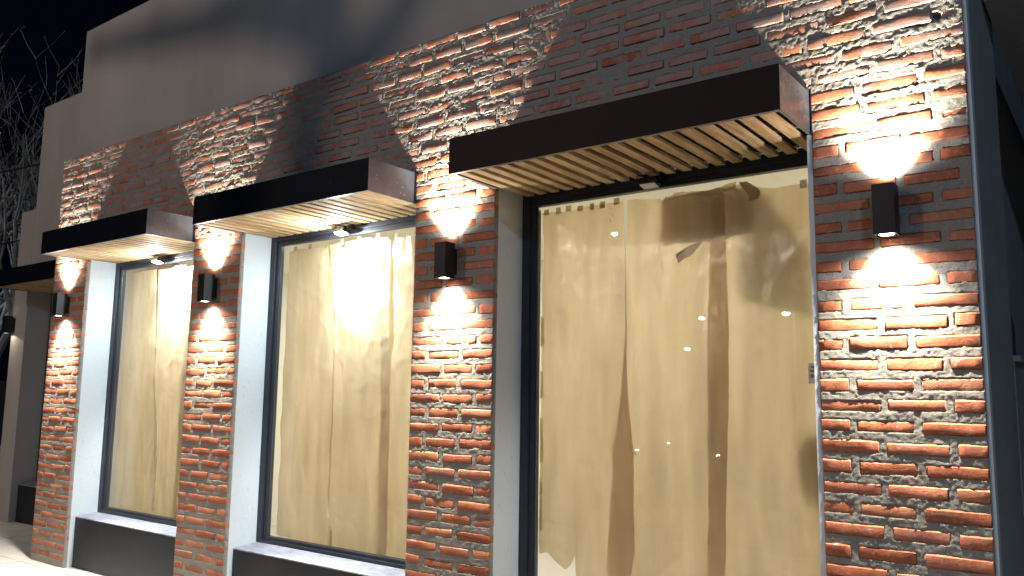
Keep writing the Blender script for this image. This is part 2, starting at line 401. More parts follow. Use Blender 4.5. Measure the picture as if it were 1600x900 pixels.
for (a, b, zc, h) in BR:
    i0, i1 = np.searchsorted(xs, [a-.001, b+.001]); j0, j1 = np.searchsorted(zs, [zc-h/2-.001, zc+h/2+.001])
    sx = XX[i0:i1, j0:j1]; sz = ZZ[i0:i1, j0:j1]
    da = np.minimum(sx-a + (1 if abs(a-OPEN[0][1])<.002 or abs(a-OPEN[1][1])<.002 or abs(a-OPEN[2][1])<.002 else 0), b-sx)
    d = np.minimum(da, np.minimum(sz-(zc-h/2), zc+h/2-sz))
    u_ = up[i0:i1, j0:j1]
    thr = (edge_n[i0:i1, j0:j1]-.40)*(.013+.006*u_) + np.clip(smear[i0:i1, j0:j1]-(.64-.03*u_), 0, 1)*.14*(.3+u_)
    inside = d > np.maximum(thr, .0008)
    sub = yy[i0:i1, j0:j1]; sub[inside] = .0035
    yy[i0:i1, j0:j1] = sub
yy = np.maximum(yy, -.011)
hole = (((XX+.337)/.085)**2 + ((ZZ-3.338-(XX+.337)*.02)/.026)**2 + (edge_n-.5)*1.2) < 1
yy[hole] = .045
# mortar kept flat at the borders
nx, nz = len(xs), len(zs)
xc = (xs[1:]+xs[:-1])/2; zc_ = (zs[1:]+zs[:-1])/2
keep = np.ones((nx-1, nz-1), bool)
for a, b in OPEN: keep[np.ix_((xc > a) & (xc < b), zc_ < OTOP)] = False
# hole in the wall where a header fell out, right pier near the top
jitx = (fbm(XX*60, ZZ*60, 51, 2)-.5)*.004
V = np.stack([XX+jitx*0, yy, ZZ+jitx], -1).reshape(-1, 3)
idx = np.arange(nx*nz).reshape(nx, nz)
I, J = np.nonzero(keep)
F = np.stack([idx[I, J], idx[I+1, J], idx[I+1, J+1], idx[I, J+1]], -1)
# returns (depth) along the boundary edges
BK = .034
extraV = []; extraF = []
def back(vi):
    p = V[vi]; extraV.append((p[0], BK, p[2])); return nx*nz + len(extraV) - 1
kp = np.pad(keep, 1)
def bedge(cond, i, j, v0, v1):
    for a_, b_ in cond:
        pass
for (di, dj, e0, e1) in ((-1, 0, (0, 0), (0, 1)), (1, 0, (1, 1), (1, 0)), (0, -1, (1, 0), (0, 0)), (0, 1, (0, 1), (1, 1))):
    nb = kp[1+di:nx+di, 1+dj:nz+dj] if True else None
    II, JJ = np.nonzero(keep & ~nb)
    for i, j in zip(II, JJ):
        a_ = idx[i+e0[0], j+e0[1]]; b_ = idx[i+e1[0], j+e1[1]]
        extraF.append((a_, b_, back(b_), back(a_)))
V = np.concatenate([V, np.array(extraV)]); F = np.concatenate([F, np.array(extraF)])
used = np.unique(F); remap = -np.ones(len(V), int); remap[used] = np.arange(len(used)); V = V[used]; F = remap[F]
me = bpy.data.meshes.new('mortar')
me.vertices.add(len(V)); me.vertices.foreach_set('co', V.astype(np.float32).ravel())
me.loops.add(len(F)*4); me.loops.foreach_set('vertex_index', F.astype(np.int32).ravel())
me.polygons.add(len(F)); me.polygons.foreach_set('loop_start', np.arange(0, len(F)*4, 4, dtype=np.int32))
me.update(calc_edges=True); me.validate(); me.polygons.foreach_set('use_smooth', np.ones(len(F), bool))
mo = link('mortar', me, MORTAR, fac)

# brick meshes: unit outline scaled per brick
def brick_mesh(seed):
    """front grid 6 x 4 plus returns, unit size 1 x 1 (x, z), real depth"""
    rr = random.Random(seed); NXg, NZg = 5, 3
    us = [0, .03, .28, .5, .72, .97, 1][:]; NXg = 6
    vs = [0, .12, .88, 1]
    vt, fc, gid = [], [], {}
    for i, u in enumerate(us):
        for j, v in enumerate(vs):
            x, z, y = u-.5, v-.5, -.0032 + rr.uniform(-.0014, .0014)
            cx_, cz_ = i in (0, NXg), j in (0, NZg)
            if cx_ or cz_: y += .0018
            if cx_: x += rr.uniform(-.006, .010)*(1 if i == 0 else -1)
            if cz_: z += rr.uniform(-.06, .05)*(1 if j == 0 else -1)
            if cx_ and cz_: x += .006*(1 if i == 0 else -1); z += .05*(1 if j == 0 else -1); y += .002
            gid[i, j] = len(vt); vt.append((x, y, z))
    for i in range(NXg):
        for j in range(NZg): fc.append((gid[i, j], gid[i+1, j], gid[i+1, j+1], gid[i, j+1]))
    per = [(i, 0) for i in range(NXg)] + [(NXg, j) for j in range(NZg)] + [(i, NZg) for i in range(NXg, 0, -1)] + [(0, j) for j in range(NZg, 0, -1)]
    bk = {}
    for p_ in per:
        x, y, z = vt[gid[p_]]; bk[p_] = len(vt); vt.append((x, .0335, z))
    for a_, b_ in zip(per, per[1:]+per[:1]): fc.append((gid[a_], bk[a_], bk[b_], gid[b_]))
    return vt, fc
protos = [brick_mesh(s) for s in range(24)]
pm = []
for vt, fc in protos:
    me = bpy.data.meshes.new('brick'); me.from_pydata(vt, [], fc); me.materials.append(BRICK); me.update()
    me.polygons.foreach_set('use_smooth', [q_ < 18 for q_ in range(len(fc))]); pm.append(me)
scored = []
for q, (a, b, zc, h) in enumerate(BR):
    if b-a > .2 or True:
        p = px(((a+b)/2, 0, zc)); s = 0
        if p and -40 < p[0] < 1640 and -20 < p[1] < 920:
            s = (b-a)*h/p[2]**2
            X = (a+b)/2
            for (oa, ob) in OPEN:      # hidden behind a canopy
                pass
        scored.append((s, q))
scored.sort(reverse=True)
MISSING = None
top300 = {q for s, q in scored[:300] if s > 0}
av, af, ar, base = [], [], [], 0
rr = random.Random(5)
for q, (a, b, zc, h) in enumerate(BR):
    top = zc > OTOP
    sx, sz = b-a, h; rot = rr.uniform(-.012, .012)*(1.8 if top else .8); dy = rr.uniform(-.0018, .0022)*(1.7 if top else 1)
    pi_ = rr.randrange(24); flip = 1
    # corner bricks keep a square end at the exposed corner
    if q in top300:
        o = bpy.data.objects.new('brick', pm[pi_]); COL.objects.link(o); o.parent = fac
        o.location = ((a+b)/2, dy, zc); o.scale = (sx, 1, sz); o.rotation_euler = (0, rot, 0)
    else:
        vt, fc = protos[pi_]; cs, sn = math.cos(rot), math.sin(rot); f_ = rr.random()
        for x, y, z in vt:
            X, Z = x*sx, z*sz; av.append((X*cs+Z*sn+(a+b)/2, y+dy, -X*sn+Z*cs+zc))
        for f in fc: af.append(tuple(v+base for v in f)); ar.append(f_)
        base += len(vt)
me = bpy.data.meshes.new('far_bricks'); me.from_pydata(av, [], af); me.materials.append(BRICK_A)
at = me.attributes.new('rnd', 'FLOAT', 'FACE'); at.data.foreach_set('value', ar)
me.polygons.foreach_set('use_smooth', [q_ % 36 < 18 for q_ in range(len(af))]); me.update()
fb = link('brick_field', me, BRICK_A, fac); tag(fb, 'small distant bricks of the far piers and top courses', kind='stuff')

# wall core with plastered reveals
bm = bmesh.new()
for a, b in PIERS: box(bm, a+.003, b-.002, .0345, .36, 0, OTOP+.0)
finish(bm, 'window_reveal', REVEAL, fac)
bm = bmesh.new(); box(bm, PIERS[0][0]+.003, PIERS[3][1]-.002, .0355, .30, OTOP+.001, H-.012); finish(bm, 'lintel', PORCH, fac)
bx('corner_bead', REVEAL, fac, -.8349-.024, -.8349-.0005, .002, .034, .12, 2.90)
bx('corner_bead', REVEAL, fac, -3.4061-.008, -3.4061-.0005, .006, .034, .12, 2.90)

# plaster parapet rising behind the brick, and the wing on the left
pp = bx('parapet_wall', PLASTER, None, -8.4605, 0.4, .12, .42, H-.011, 5.466, bev=.006)
tag(pp, 'tall beige plastered parapet rising behind the top of the brick wall', 'wall')
wg = empty('plaster_wing', (-11.45, .85, 0), 'low plastered wing with stepped top, set back left of the brick wall', 'building')
bx('upper_wall', PLASTER, wg, -11.06, -8.2, .852, 1.2, 2.95, 5.365, bev=.005)
bx('pier', PLASTER, wg, -11.454, -11.0615, .85, 1.2, 0, 3.985, bev=.005)
bx('pier', PLASTER, wg, -9.2, -8.2, .855, 1.2, 0, 2.949)
bx('side_return', PLASTER, wg, -8.45, -8.2, .365, .85, 0, 5.3)

# ------------------------------------------------------------------ interior room
room = empty('interior_room', (-8.3, .4, 0), 'bright cream interior seen through gaps around the paper', 'room')
bx('back_wall', ROOM, room, -8.44, -.5, 3.6, 3.7, 0, 3.15)
bx('ceiling', ROOM, room, -8.44, -.5, .37, 3.6, 3.151, 3.25)
bx('floor', RFLOOR, room, -8.44, -.5, .37, 3.6, -.005, .02)
bx('end_wall', ROOM, room, -.60, -.50, .37, 3.599, .021, 3.15)
bx('end_wall', ROOM, room, -8.44, -8.3, .37, 3.599, .021, 3.15)
bx('bulkhead', ROOM, room, -8.29, -.61, .37, .42, 2.96, 3.15)
for a, b in OPEN:
    lamp('AREA', 'ceiling_panel_light', ((a+b)/2, 1.7, 3.05), 60, (1, .91, .79), shape='RECTANGLE', size=1.2, size_y=.9)
pt = bx('metal_post', POST, None, -2.56, -2.515, .75, .79, .021, 1.1); tag(pt, 'dark metal post inside, seen below the torn paper corner', 'post')
sh = bx('skirting_rail', POST, None, -3.2, -2.0, 1.2, 1.24, .60, .63); tag(sh, 'low dark rail inside the shop behind the torn paper corner', 'rail')

# ------------------------------------------------------------------ windows
def window(a, b, y0, base, label, apron=True, lit=True):
    """aluminium frame, glass, sill box"""
    t = empty('shop_window', (a, y0+RD, base), label, 'window', 'papered shop windows')
    yo = y0 + RD; top = 2.93; bot = .483 if apron else .03
    for s in (0, 1):
        def X(d0, d1): return (a+d0, a+d1) if s == 0 else (b-d1, b-d0)
        bx('frame_jamb', FRAME, t, *X(.0, .058), yo, yo+.07, bot+.0, top, bev=.002)
        stl = bx('sash_stile', FRAME, t, *X(.0585, .098), yo+.014, yo+.06, bot+.03, 2.868, bev=.002)
        bx('glazing_bead', BEAD if s == 0 else FRAME, stl, *X(.0985, .109), yo+.022, yo+.05, bot+.056, 2.836, bev=.001)
    bx('frame_head', FRAME, t, a+.0585, b-.0585, yo-.003, yo+.07, 2.872, top, bev=.002)
    bx('sash_rail', FRAME, t, a+.0986, b-.0986, yo+.012, yo+.06, 2.838, 2.8715, bev=.002)
    bx('frame_sill', FRAME, t, a+.0585, b-.0585, yo-.002, yo+.07, bot, bot+.026, bev=.002)
    bx('sash_rail', FRAME, t, a+.0986, b-.0986, yo+.014, yo+.06, bot+.0265, bot+.052, bev=.002)
    bx('glass_pane', GLASS, t, a+.100, b-.100, yo+.030, yo+.036, bot+.045, 2.845)
    if apron:
        s = bx('sill_box', APRON, t, a+.001, b-.001, y0+.08, y0+.36, 0, .452, bev=.002)
        bm = bmesh.new(); box(bm, a+.0015, b-.0015, y0+.078, yo-.001, .4525, .468)
        for v in bm.verts:
            if v.co.z > .46: v.co.z = .4605 if v.co.y < y0+.1 else .4805
        o = finish(bm, 'ledge', LEDGE, s)
    else:
        bx('threshold', APRON, t, a+.001, b-.001, y0+.12, y0+.40, 0, .03)
    return t
window(*OPEN[0], 0, 0, 'papered window between the two leftmost brick piers, small floodlight glow at top')
window(*OPEN[1], 0, 0, 'papered window in the middle with the large blown-out floodlight glow')
window(*OPEN[2], 0, 0, 'wide papered window at right, unlit floodlight above, torn paper corner', apron=False)
w0 = window(-11.05, -9.2, .85, 0, 'dark unlit window recessed at the far left in the plaster wing')
dk = bx('dark_blind', PORCH, None, -10.96, -9.3, 1.21, 1.215, .5, 2.9); tag(dk, 'dark blind behind the unlit window at the far left', 'blind')

# ------------------------------------------------------------------ canopies
def canopy(a, b, y0, label, paint=STEEL):
    t = empty('window_canopy', (a, y0, CB), label, 'canopy', 'steel canopies with wooden slats above the windows')
    yf = y0 - CD
    bx('fascia', paint, t, a, b, yf, yf+.004, CB, CT, bev=.001)
    bx('side_panel', STEEL_SIDE, t, b-.005, b-.001, yf+.0045, y0+.010, CB, CT-.002)
    bx('side_panel', STEEL, t, a+.001, a+.005, yf+.0045, y0+.010, CB, CT-.002)
    bx('top_panel', STEEL, t, a+.0055, b-.0055, yf+.0045, y0+.010, CT-.008, CT-.003)
    bx('bottom_flange', FLANGE, t, a+.0055, b-.0055, yf+.0045, yf+.030, CB+.0005, CB+.005)
    bx('bottom_flange', FLANGE, t, a+.0055, a+.028, yf+.0305, y0-.012, CB+.0005, CB+.005)
    bx('bottom_flange', FLANGE, t, b-.014, b-.0055, yf+.0305, y0-.012, CB+.0005, CB+.005)
    bx('mounting_strip', STEEL, t, b-.0005, b+.006, y0-.022, y0-.006, CB+.0, CT+.012)
    bx('inner_lining', INSIDE, t, a+.006, b-.006, y0+.04, y0+RD-.005, CB+.048, CB+.050)
    nsl = 19; p_ = (b-a-.05)/nsl
    for i in range(nsl):
        x = a + .032 + i*p_; r_ = random.uniform(-.003, .003)
        bm = bmesh.new(); box(bm, x+.004, x+.004+p_*(.57 if paint is STEEL_BROWN else .64), yf+.012, y0+RD-.006+random.uniform(-.004, .002), CB+.0065, CB+.026, bev=.0015)
        for v in bm.verts: v.co.x += r_*(v.co.y-y0)*2; v.co.z += r_*.2
        finish(bm, 'slat', WOOD, t)
    return t
canopy(*OPEN[0], 0, 'black canopy second from left, floodlit pale slats, beside the leftmost brick pier')
canopy(*OPEN[1], 0, 'black canopy in the middle with brightly floodlit slats over the glowing window')
canopy(*OPEN[2], 0, 'largest nearest canopy at right with warm brown slats and dark gaps', STEEL_BROWN)
canopy(-11.05, -9.2, .85, 'dim canopy at the far left edge, mostly hidden behind the first pier')

# ------------------------------------------------------------------ wall lamps
def sconce(xc, y0, label, on=True, up_on=True, gain=1.0):
    zb, zt = 2.365, 2.588; yc = y0 - .080; h = .045
    t = empty('wall_lamp', (xc, y0, zb), label, 'wall lamp', 'black box up-and-down wall lamps on the brick piers')
    bm = bmesh.new()
    # open box: four walls
    w = .003
    box(bm, xc-h, xc+h, yc-h, yc-h+w, zb, zt); box(bm, xc-h, xc+h, yc+h-w, yc+h, zb, zt)
    box(bm, xc-h, xc-h+w, yc-h+w, yc+h-w, zb+.0001, zt-.0001); box(bm, xc+h-w, xc+h, yc-h+w, yc+h-w, zb+.0001, zt-.0001)
    box(bm, xc-h+w, xc+h-w, yc-h+w, yc+h-w, zb+.012, zt-.012)
    finish(bm, 'housing', SCONCE, t)
    bx('mounting_plate', SCONCE, t, xc-.035, xc+.035, yc+h, y0+.004, zb+.03, zt-.03, bev=.002)
    for s, z in ((1, zt), (-1, zb)):
        bm = bmesh.new(); disc(bm, (xc, yc, z-s*.008), .040, n=28, h=.006); ring = finish(bm, 'lens_ring', RIM, t)
        bm = bmesh.new(); disc(bm, (xc, yc, z-s*.0035), .031, n=28, h=.002)
        finish(bm, 'lens', (LENS if on else LENS_DIM), ring)
        if not on and s > 0: continue
        L = (xc, yc, z + s*.0015); g = gain*(1 if s > 0 else .8)
        P = Vector(L) - Vector((xc, y0, zb))
        if on:
            lamp('SPOT', 'lamp_beam', P, (44 if s > 0 else 84)*g, (1, .955, .91), t, to=(0, 0, s), spot_size=R(152), spot_blend=.45, shadow_soft_size=.020, falloff='Linear')
            lamp('SPOT', 'lamp_core', P, 360*g, (1, .91, .76), t, to=(0, .25, s), spot_size=R(100), spot_blend=1.0, shadow_soft_size=.014)
        else:
            lamp('SPOT', 'lamp_beam', P, 16, (1, .86, .66), t, to=(0, 0, s), spot_size=R(150), spot_blend=.1, shadow_soft_size=.012, falloff='Linear')
    return t
PC = [(a+b)/2 for a, b in PIERS]
sconce(PC[0], 0, 'small black wall lamp on the leftmost brick pier')
sconce(PC[1], 0, 'black wall lamp on the second brick pier, between the two floodlit windows')
sconce(PC[2], 0, 'black wall lamp on the third brick pier, beside the large window')
sconce(PC[3], 0, 'largest nearest black wall lamp on the right-hand brick pier')
sconce(-11.395, .85, 'tiny black wall lamp on the plaster pier at the far left edge', on=False)

# ------------------------------------------------------------------ floodlights
def flood(xc, y0, label, on):
    t = empty('floodlight', (xc, y0+RD, 2.87), label, 'floodlight', 'small floodlights clipped to the window heads')
    y, z = y0+.20, 2.844
    rt_ = Matrix.Rotation(R(-13), 4, 'X')
    def place(bm): bmesh.ops.transform(bm, matrix=Matrix.Translation((xc, y, z)) @ rt_, verts=bm.verts)
    bm = bmesh.new(); box(bm, -.052, .052, -.036, .036, -.010, .018, bev=.004)
    for i in range(7): box(bm, -.045+i*.0142, -.041+i*.0142, -.030, .030, .0185, .028)
    place(bm); finish(bm, 'housing', SCONCE, t)
    bm = bmesh.new(); box(bm, -.046, .046, -.031, .031, -.0165, -.0105, bev=.0025); place(bm); finish(bm, 'lens', FLOODLENS if on else FLOODOFF, t)
    bm = bmesh.new(); box(bm, -.062, -.054, -.006, .010, -.01, .012); box(bm, .054, .062, -.006, .010, -.01, .012); place(bm)
    box(bm, xc-.062, xc+.062, y+.06, y+.088, 2.884, 2.888); box(bm, xc-.062, xc-.056, y, y+.088, 2.866, 2.884); box(bm, xc+.056, xc+.062, y, y+.088, 2.866, 2.884)
    finish(bm, 'bracket', SCONCE, t)
    bm = bmesh.new(); pts = [(xc-.05+.0, y-.01, z+.01)] + [(xc-.075-.035*math.sin(u*math.pi), y-.03*math.sin(u*math.pi*2), 2.855+.045*u) for u in [i/10 for i in range(11)]] + [(xc-.03, y+.05, 2.903)]
    tube(bm, pts, .0035, 6); finish(bm, 'cable', CABLE, t, smooth=True)
    if on:
        P = Vector((xc, y, z)) + rt_ @ Vector((0, 0, -.019)) - Vector(t.location)
        lamp('AREA', 'flood_beam', P, 42, (.74, .89, 1), t, to=(0, .42, -1), shape='RECTANGLE', size=.085, size_y=.055)
        lamp('POINT', 'flood_spill', P + Vector((0, -.03, -.02)), 26, (.88, .95, 1), t, shadow_soft_size=.008)
        lamp('SPOT', 'flood_core', P, 850, (.86, .95, 1), t, to=(.05, .42, -1), spot_size=R(88), spot_blend=.8, shadow_soft_size=.03)
    return t
flood((OPEN[0][0]+OPEN[0][1])/2, 0, 'lit floodlight above the papered window furthest left among the lit ones', True)
flood((OPEN[1][0]+OPEN[1][1])/2, 0, 'lit floodlight above the middle window, brightest white glare', True)
flood((OPEN[2][0]+OPEN[2][1])/2-.01, 0, 'switched-off floodlight with pale lens above the large right window', False)

# ------------------------------------------------------------------ paper behind the glass
def interp(tab, z):
    tz = [q[0] for q in tab]; tx = [q[1] for q in tab]; return np.interp(z, tz, tx)
def sheet(name, label, cat, left, right, top, bot, y, mat, seed, group='kraft paper sheets taped behind the shop windows', nx_=46, nz_=120, amp=.010, jag=.004, parent=None, curl=0):
    """left/right: [(z, x)...] ascending z; top/bot: [(u, z)...]"""
    U = np.linspace(0, 1, nx_); Vv = np.linspace(0, 1, nz_)
    uu, vv = np.meshgrid(U, Vv, indexing='ij')
    zt = np.interp(uu, [q[0] for q in top], [q[1] for q in top]); zb = np.interp(uu, [q[0] for q in bot], [q[1] for q in bot])
    z = zb + (zt-zb)*vv
    z = z + (fbm(uu*30, uu*0+seed, seed, 3)-.5)*jag*2*np.where(vv > .5, vv**8, (1-vv)**8)
    xl = interp(left, z); xr = interp(right, z)
    xl = xl + (fbm(z*9, z*0+3, seed+1, 3)-.5)*jag*2; xr = xr + (fbm(z*9, z*0+7, seed+2, 3)-.5)*jag*2
    x = xl + (xr-xl)*uu
    f1 = np.abs(fbm(x*7+seed, z*.55, seed+3, 3)-.5)*2; f2 = fbm(x*16+z*2, z*2.2, seed+4, 4)-.5; f3 = np.abs(fbm(x*4+z*3, z*4-x*2, seed+5, 3)-.5)
    f4 = np.abs(fbm(x*2.2-z*1.3+9, z*1.5+x*1.1, seed+6, 2)-.5); f5 = np.abs(fbm(x*3.5+z*.6, z*1.2-x*.9, seed+8, 2)-.5)
    fan = fbm(x*5.5+(2.9-z)*1.1+seed, z*.35+seed, seed+11, 2)
    fan2 = fbm(x*9-(2.9-z)*1.6, z*1.1, seed+13, 2)
    yv = y + amp*(.6*f1 + 1.1*f2 + 2.4*fan + 1.6*fan2 + 1.6*np.minimum(f3, .12)*2 + 3*np.minimum(f4, .10) + 3*np.minimum(f5, .07))
    if curl: yv = yv + curl*((1-vv)**3)
    Vx = np.stack([x, yv, z], -1).reshape(-1, 3); id_ = np.arange(nx_*nz_).reshape(nx_, nz_)
    Fx = np.stack([id_[:-1, :-1], id_[1:, :-1], id_[1:, 1:], id_[:-1, 1:]], -1).reshape(-1, 4)
    me = bpy.data.meshes.new(name); me.from_pydata(Vx.tolist(), [], Fx.tolist()); me.update()
    me.polygons.foreach_set('use_smooth', [True]*len(Fx)); me.materials.append(mat)
    o = bpy.data.objects.new(name, me); COL.objects.link(o)
    if parent: o.parent = parent
    return tag(o, label, cat, group if cat else None)
YP = .352
G3 = 'kraft paper sheets taped behind the shop windows'
# right (wide) window
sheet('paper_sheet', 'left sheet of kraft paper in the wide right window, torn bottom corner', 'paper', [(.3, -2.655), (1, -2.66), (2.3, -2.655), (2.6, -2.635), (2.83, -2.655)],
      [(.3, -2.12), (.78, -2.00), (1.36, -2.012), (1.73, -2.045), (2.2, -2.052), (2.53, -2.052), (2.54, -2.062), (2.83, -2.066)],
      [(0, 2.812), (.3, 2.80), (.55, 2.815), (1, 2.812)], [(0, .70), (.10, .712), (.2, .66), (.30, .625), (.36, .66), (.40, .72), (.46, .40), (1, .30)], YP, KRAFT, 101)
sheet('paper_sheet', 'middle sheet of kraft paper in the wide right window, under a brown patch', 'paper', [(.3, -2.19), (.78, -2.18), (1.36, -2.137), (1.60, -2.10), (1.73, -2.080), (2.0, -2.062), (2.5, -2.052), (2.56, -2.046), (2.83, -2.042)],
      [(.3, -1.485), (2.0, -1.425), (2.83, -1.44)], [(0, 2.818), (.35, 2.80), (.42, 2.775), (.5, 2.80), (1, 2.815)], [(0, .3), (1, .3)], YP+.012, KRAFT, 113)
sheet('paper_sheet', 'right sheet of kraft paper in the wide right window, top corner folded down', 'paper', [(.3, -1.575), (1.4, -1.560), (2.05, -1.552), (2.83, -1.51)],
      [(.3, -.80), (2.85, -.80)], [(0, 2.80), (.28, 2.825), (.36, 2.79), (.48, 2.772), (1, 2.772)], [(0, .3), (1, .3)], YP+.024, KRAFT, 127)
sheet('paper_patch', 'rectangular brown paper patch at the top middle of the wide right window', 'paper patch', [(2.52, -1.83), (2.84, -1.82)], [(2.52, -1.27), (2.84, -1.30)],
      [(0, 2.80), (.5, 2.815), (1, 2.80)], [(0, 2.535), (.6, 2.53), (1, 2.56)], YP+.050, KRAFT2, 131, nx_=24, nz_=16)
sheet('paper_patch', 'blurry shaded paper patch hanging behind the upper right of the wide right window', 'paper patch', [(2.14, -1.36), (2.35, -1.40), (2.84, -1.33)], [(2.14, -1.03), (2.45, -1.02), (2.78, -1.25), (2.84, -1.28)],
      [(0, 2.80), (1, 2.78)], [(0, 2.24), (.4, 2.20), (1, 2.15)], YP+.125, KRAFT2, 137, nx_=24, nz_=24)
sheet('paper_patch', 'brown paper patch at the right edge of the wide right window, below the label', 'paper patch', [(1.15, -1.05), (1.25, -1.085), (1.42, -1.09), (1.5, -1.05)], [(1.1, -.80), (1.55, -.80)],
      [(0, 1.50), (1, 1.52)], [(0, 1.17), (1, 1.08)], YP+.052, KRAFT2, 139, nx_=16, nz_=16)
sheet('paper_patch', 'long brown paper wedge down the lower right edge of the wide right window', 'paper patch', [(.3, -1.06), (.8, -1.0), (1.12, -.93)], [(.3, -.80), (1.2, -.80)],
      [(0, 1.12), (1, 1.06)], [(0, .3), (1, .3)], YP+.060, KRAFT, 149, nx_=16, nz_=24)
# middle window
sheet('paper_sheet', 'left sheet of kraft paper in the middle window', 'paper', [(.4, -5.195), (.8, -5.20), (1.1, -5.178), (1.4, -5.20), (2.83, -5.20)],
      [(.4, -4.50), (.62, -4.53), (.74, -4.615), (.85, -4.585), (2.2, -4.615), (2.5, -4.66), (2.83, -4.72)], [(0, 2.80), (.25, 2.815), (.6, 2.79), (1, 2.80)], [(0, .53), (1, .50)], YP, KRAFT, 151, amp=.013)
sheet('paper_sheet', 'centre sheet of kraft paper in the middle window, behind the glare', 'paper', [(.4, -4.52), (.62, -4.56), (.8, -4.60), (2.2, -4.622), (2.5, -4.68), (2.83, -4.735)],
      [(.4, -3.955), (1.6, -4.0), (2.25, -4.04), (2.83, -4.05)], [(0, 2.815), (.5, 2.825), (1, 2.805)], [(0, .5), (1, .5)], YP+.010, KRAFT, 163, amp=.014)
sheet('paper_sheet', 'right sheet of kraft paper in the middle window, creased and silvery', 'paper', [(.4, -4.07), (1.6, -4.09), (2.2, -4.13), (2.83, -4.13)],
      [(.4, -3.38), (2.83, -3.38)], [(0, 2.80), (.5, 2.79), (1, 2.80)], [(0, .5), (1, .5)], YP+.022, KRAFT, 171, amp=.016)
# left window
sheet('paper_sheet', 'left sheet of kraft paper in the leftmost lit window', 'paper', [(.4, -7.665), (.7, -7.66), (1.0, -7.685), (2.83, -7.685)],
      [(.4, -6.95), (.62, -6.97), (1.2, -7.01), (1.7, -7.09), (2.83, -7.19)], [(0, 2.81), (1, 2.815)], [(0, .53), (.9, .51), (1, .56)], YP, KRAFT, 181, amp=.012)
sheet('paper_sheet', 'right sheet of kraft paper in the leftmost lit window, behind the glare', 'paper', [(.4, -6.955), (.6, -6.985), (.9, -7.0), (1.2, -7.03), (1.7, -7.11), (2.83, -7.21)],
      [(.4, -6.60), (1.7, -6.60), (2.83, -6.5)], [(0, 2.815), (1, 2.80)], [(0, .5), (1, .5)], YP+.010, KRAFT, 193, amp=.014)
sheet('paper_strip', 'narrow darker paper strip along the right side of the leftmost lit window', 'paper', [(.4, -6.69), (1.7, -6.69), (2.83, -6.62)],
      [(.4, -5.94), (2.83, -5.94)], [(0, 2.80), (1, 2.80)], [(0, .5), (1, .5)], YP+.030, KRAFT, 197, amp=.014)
# tape tabs along the top edges
rt = random.Random(3)
ORD = ['first', 'second', 'third', 'fourth', 'fifth', 'sixth', 'seventh', 'eighth', 'ninth']
def tabs(x0, x1, z, y, n, where, skip=()):
    for i in range(n):
        if i in skip: continue
        x = x0 + (x1-x0)*(i+.5)/n + rt.uniform(-.012, .012); w = rt.uniform(.03, .042); hh = rt.uniform(.028, .04); zz = z + rt.uniform(-.008, .006)
        o = sheet('tape_piece', ORD[i] + ' tape square from left atop paper, ' + where.replace('the ', ''), 'tape', [(zz-hh, x-w/2), (zz+hh, x-w/2+.002)], [(zz-hh, x+w/2), (zz+hh, x+w/2)],
                  [(0, zz+hh*.5), (1, zz+hh*.5)], [(0, zz-hh*.6), (1, zz-hh*.6)], y, TAPE, rt.randrange(900), group='tape squares along the top of the paper in ' + where, nx_=4, nz_=4, amp=.001, jag=.001)
tabs(-2.64, -2.06, 2.808, .3495, 7, 'the wide right window')
tabs(-1.05, -.86, 2.772, .3690, 2, 'right corner of wide window')
for z_, hh_, w_ in ((2.05, .10, 'topmost'), (1.72, .09, 'second from top'), (1.38, .14, 'middle'), (1.10, .05, 'second from bottom'), (.95, .12, 'lowest')):
    sheet('tape_piece', w_ + ' tape strip down the left paper edge in the wide right window', 'tape', [(z_-hh_, -2.64), (z_+hh_, -2.64)], [(z_-hh_, -2.612), (z_+hh_, -2.621)], [(0, z_+hh_), (1, z_+hh_-.02)], [(0, z_-hh_), (1, z_-hh_+.015)], .3492, KRAFT, int(z_*100), group='tape down the left edge of the paper in the wide right window', nx_=4, nz_=8, amp=.001, jag=.003)
tabs(-5.18, -3.45, 2.806, .3490, 9, 'the middle window')
sheet('tape_strip', 'loose diagonal strip of brown tape in the upper wide right window', 'tape', [(2.40, -1.70), (2.46, -1.72), (2.52, -1.60)], [(2.40, -1.66), (2.44, -1.62), (2.52, -1.54)],
      [(0, 2.455), (.2, 2.50), (1, 2.52)], [(0, 2.40), (1, 2.44)], .3475, TAPE, 211, group=None, nx_=6, nz_=8, amp=.002, jag=.002)
sheet('tape_strip', 'brown tape curling down at the folded top corner of the paper', 'tape', [(2.70, -1.285), (2.74, -1.285), (2.80, -1.33), (2.825, -1.34)], [(2.70, -1.235), (2.76, -1.22), (2.80, -1.27), (2.825, -1.305)],
      [(0, 2.822), (1, 2.818)], [(0, 2.705), (1, 2.712)], .345, KRAFT2, 217, group=None, nx_=6, nz_=8, amp=.006, jag=.003)
sheet('paper_fold', 'crumpled folded paper edge under the top of the wide right window', 'paper fold', [(2.78, -1.80), (2.83, -1.78)], [(2.76, -1.36), (2.83, -1.36)],
      [(0, 2.800), (.2, 2.818), (.6, 2.80), (1, 2.83)], [(0, 2.765), (.3, 2.79), (.6, 2.765), (1, 2.785)], .3465, KRAFT, 223, group=None, nx_=30, nz_=5, amp=.007, jag=.008)

